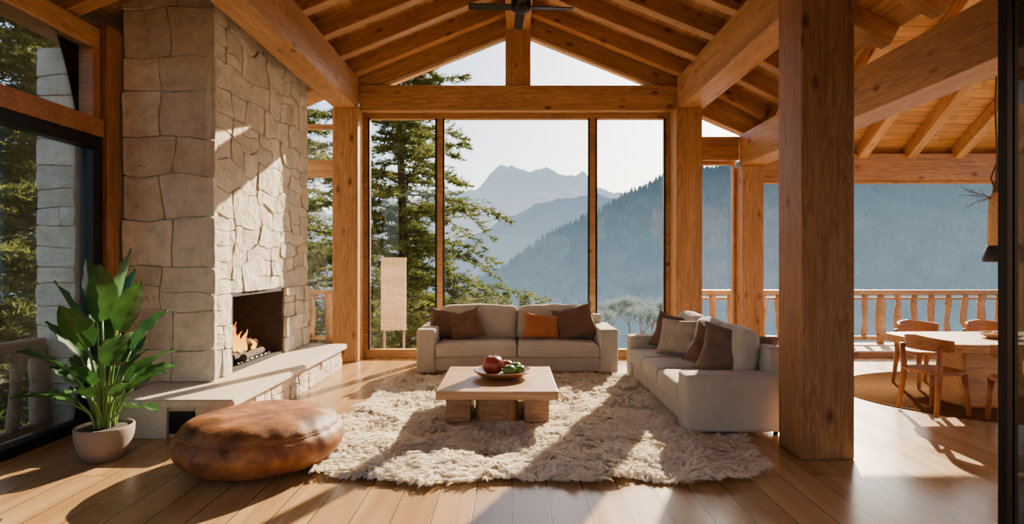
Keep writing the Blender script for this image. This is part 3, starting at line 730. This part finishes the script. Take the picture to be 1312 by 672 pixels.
def chair_parts():
    parts=[]
    bm=bmesh.new(); pts=[]
    for i in range(40):
        a=2*math.pi*i/40; c,s=math.cos(a),math.sin(a); pts.append((.235*math.copysign(abs(c)**.6,c),.225*math.copysign(abs(s)**.6,s)))
    poly(bm,pts,.42,.455); bmesh.ops.bevel(bm,geom=[e for e in bm.edges if abs(e.verts[0].co.z-e.verts[1].co.z)<1e-5],offset=.008,segments=2,affect='EDGES')
    parts.append(('seat',bm))
    bm=bmesh.new(); rows=[]
    for k in range(17):
        a=math.radians(-80+160*k/16); ed=1-.35*abs(k-8)/8
        x=.26*math.sin(a); y=.21*math.cos(a)+.0
        z1=.70+.12*ed
        rows.append([bm.verts.new((x*s,y*s,z)) for s,z in ((.97,.66),(1.05,.66),(1.09,z1),(1.01,z1))])
    for a,b in zip(rows,rows[1:]):
        for i in range(4): bm.faces.new((a[i],a[(i+1)%4],b[(i+1)%4],b[i]))
    bm.faces.new(rows[0]); bm.faces.new(rows[-1][::-1])
    parts.append(('backrest',bm))
    for x,y in ((-.19,-.17),(.19,-.17)):
        bm=bmesh.new(); tube(bm,[(x*1.12,y*1.15,0),(x,y,.42)],[.02,.033],10); parts.append(('leg',bm))
    for x,y in ((-.21,.15),(.21,.15)):
        bm=bmesh.new(); tube(bm,[(x*1.08,y*1.35,0),(x,y,.42),(x*1.07,y*1.08,.70)],[.02,.033,.024],10); parts.append(('leg',bm))
    return parts
CH=[('dining_chair',(4.45,5.93,.022),math.pi/2+.15,'reddish wooden dining chair with curved back pulled to the table end'),
 ('dining_chair',(5.25,7.2,.022),.1,'curved-back wooden dining chair facing the table from the window side'),
 ('dining_chair',(6.15,7.2,.022),-.1,'curved-back wooden dining chair facing the table from the window side'),
 ('dining_chair',(4.90,5.38,.022),math.pi-.35,'curved-back wooden dining chair tucked at the near table side')]
tmpl=None
for nm,loc,rz,lb in CH:
    e=empty(nm,loc,rz,label=lb,cat='chair',group='dining chairs')
    if tmpl is None:
        tmpl=[fin(pn,bm,'chair',e,smooth=(pn=='leg')) for pn,bm in chair_parts()]
    else:
        for t in tmpl:
            c=t.copy(); c.parent=e; COL.objects.link(c)
wb=empty('woven_tray',(5.4,6.2,.757),label='shallow woven tray on the dining table',cat='tray')
bm=bmesh.new(); lathe(bm,[(.12,0),(.17,.03),(.19,.05),(.18,.05),(.12,.02),(.01,.015)],32); fin('tray_body',bm,'wicker',wb,smooth=True)
bm=bmesh.new(); tube(bm,[(.187*math.cos(a),.187*math.sin(a),.05) for a in np.linspace(0,2*math.pi,33)],.008,6); fin('tray_rim',bm,'wicker',wb,smooth=True)
for i,(x,y) in enumerate([(-.05,0),(.05,.03),(.0,-.06)]):
    bm=bmesh.new(); lathe(bm,[(.01,0),(.04,.01),(.05,.03),(.035,.055),(.005,.062)],14); fin('bread_roll',bm,'wicker',loc=(5.4+x,6.2+y,.775),smooth=True,label='small golden bread roll in the woven tray',cat='bread',group='bread rolls')
# pendant
pd=empty('pendant_lamp',(5.17,6.0,1.6),label='pendant lamp with black dome shade, straw-wrapped body and rope',cat='lamp')
bm=bmesh.new(); lathe(bm,[(.115,0),(.12,.01),(.115,.09),(.08,.16),(.06,.18),(.055,.18),(.075,.15),(.105,.08),(.11,.01)],32); fin('lamp_shade',bm,'shade',pd,smooth=True)
bm=bmesh.new(); lathe(bm,[(.06,.17),(.075,.19),(.07,.5),(.06,.70),(.03,.74)],24,fn=lambda r,z,a:(r*(1+.04*math.cos(12*a)),z)); fin('lamp_body',bm,'wicker',pd,smooth=True)
bm=bmesh.new(); tube(bm,[(.006*math.sin(k),.006*math.cos(k),.73+k*.17) for k in range(21)],.010,6)
for k in range(5): tube(bm,[(.03*math.cos(k),.03*math.sin(k),.74),(.05*math.cos(k+2),.05*math.sin(k+2),.9),(0,0,1.05)],.008,6)
fin('rope',bm,'twig',pd)
bm=bmesh.new(); rnd=random.Random(8)
def twig(p,d,L,r,lv):
    pts=[p]; q=p.copy(); dd=d.copy()
    for k in range(4):
        q=q+dd*L/4; dd=(dd+Vector((rnd.uniform(-.25,.25),rnd.uniform(-.25,.25),rnd.uniform(-.2,.2)))).normalized(); pts.append(q.copy())
    tube(bm,pts,[r*(1-.15*k) for k in range(5)],5)
    if lv:
        for k in (1,2,3): twig(pts[k],(dd+Vector((rnd.uniform(-.8,.2),rnd.uniform(-.6,.6),rnd.uniform(-.5,.6)))).normalized(),L*.5,r*.5,lv-1)
for k in range(3): twig(Vector((-.03,0,.68)),Vector((-1,.1*k-.1,-.1+.25*k)).normalized(),.27,.006,2)
fin('dried_twigs',bm,'twig',pd)

# ---------------- outside: decks, railings ----------------
bm=bmesh.new(); bx(bm,2.9,11,9.62,11.3,-.25,-.02); S(fin('floor.001',bm,'deck'))
bm=bmesh.new(); bx(bm,-6,-2.9,9.62,11.3,-.25,-.02); S(fin('floor.002',bm,'deck'))
bm=bmesh.new(); bx(bm,-5.5,-4.3,0,9.62,-.45,-.25); S(fin('floor.003',bm,'deck'))
def railing(name,p0,p1,ztop,zbot,label,mat='railwood',sp=.33,br=.055):
    e=empty(name,(p0[0],p0[1],zbot),label=label,cat='railing'); p0=Vector((*p0,0)); p1=Vector((*p1,0)); d=p1-p0; L=d.length; u=d.normalized(); h=ztop-zbot
    o=timber('top_rail',(0,0,h-.05),tuple(u*L+Vector((0,0,h-.05))),.16,.10,mat,.02); o.parent=e
    o=timber('bottom_rail',(0,0,.12),tuple(u*L+Vector((0,0,.12))),.08,.08,mat,.015); o.parent=e
    o=timber('middle_rail',(0,0,h-.17),tuple(u*L+Vector((0,0,h-.17))),.06,.05,mat,.01); o.parent=e
    n=int(L/sp); rnd=random.Random(3)
    for i in range(n+1):
        q=u*(L*i/n); big=(i%6==0)
        bm=bmesh.new(); r=br*1.4 if big else br
        tube(bm,[Vector((rnd.uniform(-.025,.025),rnd.uniform(-.015,.015),(0 if big else .1)+(h-.08-(0 if big else .1))*t)) for t in (0,.2,.4,.6,.8,1)],[r*rnd.uniform(.75,1.25) for _ in range(6)],8)
        fin('rail_post' if big else 'baluster',bm,mat,e,loc=q,smooth=True)
railing('log_railing',(3.3,11.1),(10.6,11.1),1.05,-.02,'rustic log railing on the deck beyond the dining area')
railing('log_railing',(-5.6,11.1),(-2.95,11.1),1.05,-.02,'rustic log railing on the deck beside the chimney')
railing('log_railing',(-5.0,2.2),(-5.0,5.95),.80,-.25,'weathered round-post railing outside the glass door','grey_wood',.3,.055)
# outdoor stone pier
pr_=empty('stone_pier',(-4.9,6.2,-.25),label='slim stacked stone pier outside the glass door',cat='pillar')
sb=StoneB(); sb.face(region(-5.1,-4.68,-.25,3.9,.5,.34,51),lambda u,v,d:(u,6.05-d,v),.04,12,.03); sb.make('stone_facing',pr_,Vector((4.9,-6.2,.25)))
sb=StoneB(); sb.face(region(6.02,6.4,-.25,3.9,.5,.34,52),lambda u,v,d:(-4.72+d,u,v),.04,13,.03); sb.make('stone_facing',pr_,Vector((4.9,-6.2,.25)))
bm=bmesh.new(); bx(bm,-.18,.17,-.14,.2,0,4.15); fin('pier_core',bm,'mortar',pr_)
# slatted panel made up in place of a curtain reflection in the glass
sc=empty('reflection_panel',(-2.17,10.3,-.3),label='pale slatted panel standing in for a curtain reflection in the window',cat='screen')
bm=bmesh.new()
for i in range(5): bx(bm,-.23+i*.093,-.145+i*.093,-.02,.02,.65,1.98,.006)
fin('slats',bm,'pale',sc)
for x in (-.18,.18):
    bm=bmesh.new(); bx(bm,x-.02,x+.02,.02,.05,-4.4,1.9); fin('leg',bm,'grey_wood',sc)

# ---------------- trees ----------------
def conifer(seed,Ht,R,nb=150,sp=30,nd=20,sub=(.25,.42)):
    rnd=random.Random(seed); bm=bmesh.new()
    tube(bm,[(.12*math.sin(t*5),.12*math.cos(t*4),Ht*t) for t in np.linspace(0,1,12)],[.2*(1-t)**.8+.015 for t in np.linspace(0,1,12)],9)
    V=[];Fc=[]
    for i in range(nb):
        f=(i+rnd.random())/nb; z=Ht*(.12+.86*f); L=R*(min(1,1.25*(1-f))**.6)*rnd.choice((rnd.uniform(.35,.7),rnd.uniform(.6,1.15)))+.2; az=i*2.399+rnd.uniform(-.7,.7)
        d=Vector((math.cos(az),math.sin(az),0)); s=Vector((-d.y,d.x,0)); rise=rnd.uniform(-.05,.55); sag=rnd.uniform(.15,.5); bend=rnd.uniform(-.4,.4)
        def bp(t): return Vector((0,0,z+L*(rise*t-sag*t*t)))+d*L*t+s*(bend*L*t*t)
        tube(bm,[bp(t) for t in (0,.35,.7,1)],[.045*(1-f)+.012,.03*(1-f)+.008,.012,.004],5)
        for k in range(sp):
            t=.12+.88*(k+rnd.random())/sp; p=bp(t); sd=rnd.choice((-1,1)); ls=(sub[0]+sub[1]*L*(1-t)*.8)*rnd.uniform(.5,1.2)
            dv=(s*sd*.9+d*rnd.uniform(.3,1.0)+Vector((0,0,rnd.uniform(-.5,.3)))).normalized()
            for m_ in range(nd):
                q=p+dv*ls*rnd.random(); nv=(dv*.6+Vector((rnd.gauss(0,.6),rnd.gauss(0,.6),rnd.gauss(.15,.45)))).normalized()
                ln=rnd.uniform(.09,.19); w=nv.cross(Vector((rnd.gauss(0,1),rnd.gauss(0,1),rnd.gauss(0,1)))).normalized()*rnd.uniform(.012,.025)
                b0=len(V); V+= [q-w,q+w,q+nv*ln]; Fc.append((b0,b0+1,b0+2))
    me=bpy.data.meshes.new('tree_trunk'); bm.to_mesh(me); bm.free(); me.materials.append(M['bark'])
    mf_=bpy.data.meshes.new('tree_foliage'); mf_.from_pydata([tuple(v) for v in V],[],Fc); mf_.materials.append(M['needles'])
    return me,mf_
T1=conifer(3,14,3.9,165,38,20,(.22,.40)); T2=conifer(8,14,3.1,165,30,21,(.25,.44))
def place(T,loc,rz,s,label,rx=0):
    e=empty('conifer_tree',loc,rz,label=label,cat='tree'); e.scale=(s,s,s); e.rotation_euler[1]=rx
    for nm,me in (('tree_trunk',T[0]),('tree_foliage',T[1])):
        o=bpy.data.objects.new(nm,me); link(o,e)
place(T1,(-2.95,15.0,-5.2),.3,1.0,'tall spreading conifer with layered branches just outside the window')
place(T2,(-3.9,21,-10.5),3.3,1.0,'lower conifer filling the gap behind the tall tree')
place(T2,(-6.8,17,-5.4),1.3,1.0,'dense green conifer beside the chimney window')
place(T2,(-9.2,11.5,-5.0),2.3,1.0,'tall conifer outside the glass door')
place(T1,(-9.9,6.8,-5.2),4.3,1.0,'spreading conifer beyond the weathered railing')
place(T1,(-14.5,10.5,-6),2.0,1.1,'dark conifer deeper in the woods')
place(T2,(-15,4.5,-6),.5,1.1,'dense conifer deeper in the woods')
place(T1,(-16,17,-8),.9,1.1,'dense conifer deeper in the woods')
place(T2,(-12,14.5,-6),5.1,1.05,'dense conifer deeper in the woods')
for i,(px,D,top,s) in enumerate([(628,30,380,.35),(648,34,372,.4),(672,32,377,.38),(690,36,386,.4),(604,28,388,.35),(720,38,394,.4)]):
    x,y,z=P(px,top,D); place(T2 if i%2 else T1,(x,y,z-14*s*1.0),i*1.7,s,'small young conifer top showing above the slope')
def bushmesh(seed):
    rnd=random.Random(seed); V=[];Fc=[]; bm=bmesh.new()
    def br(p,d,L,r,lv):
        q=p+d*L; tube(bm,[p,(p+q)/2+Vector((rnd.uniform(-.05,.05)*L,0,0)),q],[r,r*.8,r*.6],5)
        if lv==0:
            for k in range(26):
                c=q+Vector((rnd.gauss(0,.28),rnd.gauss(0,.28),rnd.gauss(0,.28))); a=Vector((rnd.gauss(0,1),rnd.gauss(0,1),rnd.gauss(0,1))).normalized()*.09; b=a.cross(Vector((rnd.gauss(0,1),1,rnd.gauss(0,1)))).normalized()*.05
                n0=len(V); V.extend([c-b,c+b,c+a]); Fc.append((n0,n0+1,n0+2))
            return
        for k in range(4 if lv>1 else 3): br(q,(d+Vector((rnd.gauss(0,.5),rnd.gauss(0,.5),rnd.uniform(-.1,.3)))).normalized(),L*.68,r*.6,lv-1)
    br(Vector((0,0,0)),Vector((0,0,1)),2.2,.12,4)
    me=bpy.data.meshes.new('trunk'); bm.to_mesh(me); bm.free(); me.materials.append(M['grey_wood'])
    m2=bpy.data.meshes.new('crown'); m2.from_pydata([tuple(v) for v in V],[],Fc); m2.materials.append(M['bush']); return me,m2
B=bushmesh(2)
for i,(px,D,top,s) in enumerate([(806,75,380,1.0),(836,80,384,1.1),(822,70,392,1.0),(782,85,386,1.1),(770,78,396,1.0),(755,90,394,1.0)]):
    x,y,z=P(px,top,D); e=empty('broadleaf_tree',(x,y,z-6.0*s),i*1.3,label='pale hazy leafy tree on the slope below',cat='tree',group='valley trees'); e.scale=(s,s,s)
    for nm,me in (('trunk',B[0]),('crown',B[1])): link(bpy.data.objects.new(nm,me),e)

# ---------------- terrain ----------------
def ridged(v,oct_):
    a=0;amp=1;tot=0
    for o in range(oct_):
        a+=amp*(1-2*abs(noise.noise(v))); tot+=amp; amp*=.55; v=v*2.1+Vector((3.7,1.3,0))
    return a/tot
def ridge(name,pts,D,Dn,zb,mat,label,rough,seed,nx=260,ny=14,jag=False,parent=None):
    ts=[(p-656)/F for p,_ in pts]; zs=[H0+(336-q)/F*D for _,q in pts]
    vs=[];fs=[]
    for i in range(nx+1):
        t=ts[0]+(ts[-1]-ts[0])*i/nx; zr=np.interp(t,ts,zs)
        for j in range(ny+1):
            s=j/ny; d=Dn+(D-Dn)*s; x=t*d
            if jag: nz=ridged(Vector((x/D*8+seed,d/D*8,seed)),7)-.45
            else: nz=noise.fractal(Vector((x/D*9+seed,d/D*9,seed)),.9,2.1,7)
            vs.append((x,d,zb+(zr-zb)*(s**.85)+nz*rough*(.25+.75*s)))
    for i in range(nx):
        for j in range(ny):
            a=i*(ny+1)+j; fs.append((a,a+1,a+ny+2,a+ny+1))
    return pyd(name,vs,fs,mat,smooth=not jag,label=label,cat='mountain'),ts,zs
far=haze('far_mountain_painted_haze',(.12,.13,.14),(.82,.89,.95),(.46,.60,.74),0,520,1.1)
mid=haze('mid_mountain_painted_haze',(.05,.07,.07),(.58,.71,.81),(.27,.40,.52),-60,190,.92)
near=haze('near_hill_painted_haze',(.03,.045,.03),(.38,.51,.62),(.07,.118,.155),-75,110,.95,.055,.18)
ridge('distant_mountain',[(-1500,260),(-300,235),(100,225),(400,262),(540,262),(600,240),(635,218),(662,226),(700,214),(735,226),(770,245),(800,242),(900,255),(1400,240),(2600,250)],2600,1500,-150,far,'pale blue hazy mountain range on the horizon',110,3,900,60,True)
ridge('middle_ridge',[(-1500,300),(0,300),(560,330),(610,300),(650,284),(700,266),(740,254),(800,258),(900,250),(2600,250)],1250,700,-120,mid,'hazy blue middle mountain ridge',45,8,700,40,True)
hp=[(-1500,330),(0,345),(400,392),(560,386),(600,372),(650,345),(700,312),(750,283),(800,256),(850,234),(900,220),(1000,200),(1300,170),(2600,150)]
hill,ts,zs=ridge('forested_hill',hp,560,230,-90,near,'dark forested hillside fading into painted valley haze',6,5)
rnd=random.Random(6); V=[];Fc=[]
for i in range(14000):
    t=rnd.uniform(-.35,1.15); s=rnd.random()**.7; 
    if rnd.random()<.12: s=.995
    d=230+330*s; x=t*d; zr=np.interp(t,ts,zs); nz=noise.fractal(Vector((x/560*9+5,d/560*9,5)),.9,2.1,7)
    z=-90+(zr+90)*(s**.85)+nz*6*(.25+.75*s); h=rnd.uniform(5,10); r=h*.2; b0=len(V)
    for k in range(5): V.append((x+r*math.cos(k*1.257),d+r*math.sin(k*1.257),z-1))
    V.append((x,d,z+h))
    for k in range(5): Fc.append((b0+k,b0+(k+1)%5,b0+5))
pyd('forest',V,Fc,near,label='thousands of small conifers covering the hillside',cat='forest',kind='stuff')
gm=simple('forest_ground',(.10,.11,.06),1,0,3,.3,.4)
vs=[];fs=[];n=50
for i in range(n+1):
    for j in range(n+1):
        x=-90+180*i/n; y=-20+270*j/n; z=-4.6-max(0,y-12)*.30-abs(x)*.05+noise.noise(Vector((x*.1,y*.1,0)))*.6
        vs.append((x,y,max(z,-95)))
for i in range(n):
    for j in range(n): a=i*(n+1)+j; fs.append((a,a+n+1,a+n+2,a+1))
pyd('hillside_ground',vs,fs,gm,smooth=True,label='grassy ground sloping down from the house',cat='ground')

# ---------------- light ----------------
A=math.radians(25); EL=math.atan(.51*math.cos(A))
w=bpy.data.worlds.new('World'); SC.world=w; w.use_nodes=True; nt=w.node_tree
sky=N(nt,'ShaderNodeTexSky'); sky.sky_type='NISHITA'; sky.sun_disc=False; sky.sun_elevation=EL; sky.sun_rotation=A; sky.air_density=1.0; sky.dust_density=1.5; sky.ozone_density=1.5
nt.links.new(sky.outputs[0],nt.nodes['Background'].inputs[0]); nt.nodes['Background'].inputs[1].default_value=.37
sl=bpy.data.lights.new('sun','SUN'); sl.energy=26; sl.angle=math.radians(.5); sl.color=(1,.80,.56)
so=bpy.data.objects.new('sun',sl); link(so)
dv=Vector((-math.sin(A)*math.cos(EL),-math.cos(A)*math.cos(EL),-math.sin(EL)))
so.rotation_euler=dv.to_track_quat('-Z','Y').to_euler(); so.location=(0,0,20)

cam=bpy.data.cameras.new('camera'); cam.sensor_width=36; cam.lens=36*F/1312; cam.clip_end=8000; cam.clip_start=.05
co=bpy.data.objects.new('camera',cam); co.location=(0,0,H0); co.rotation_euler=(math.pi/2,0,0); link(co); SC.camera=co
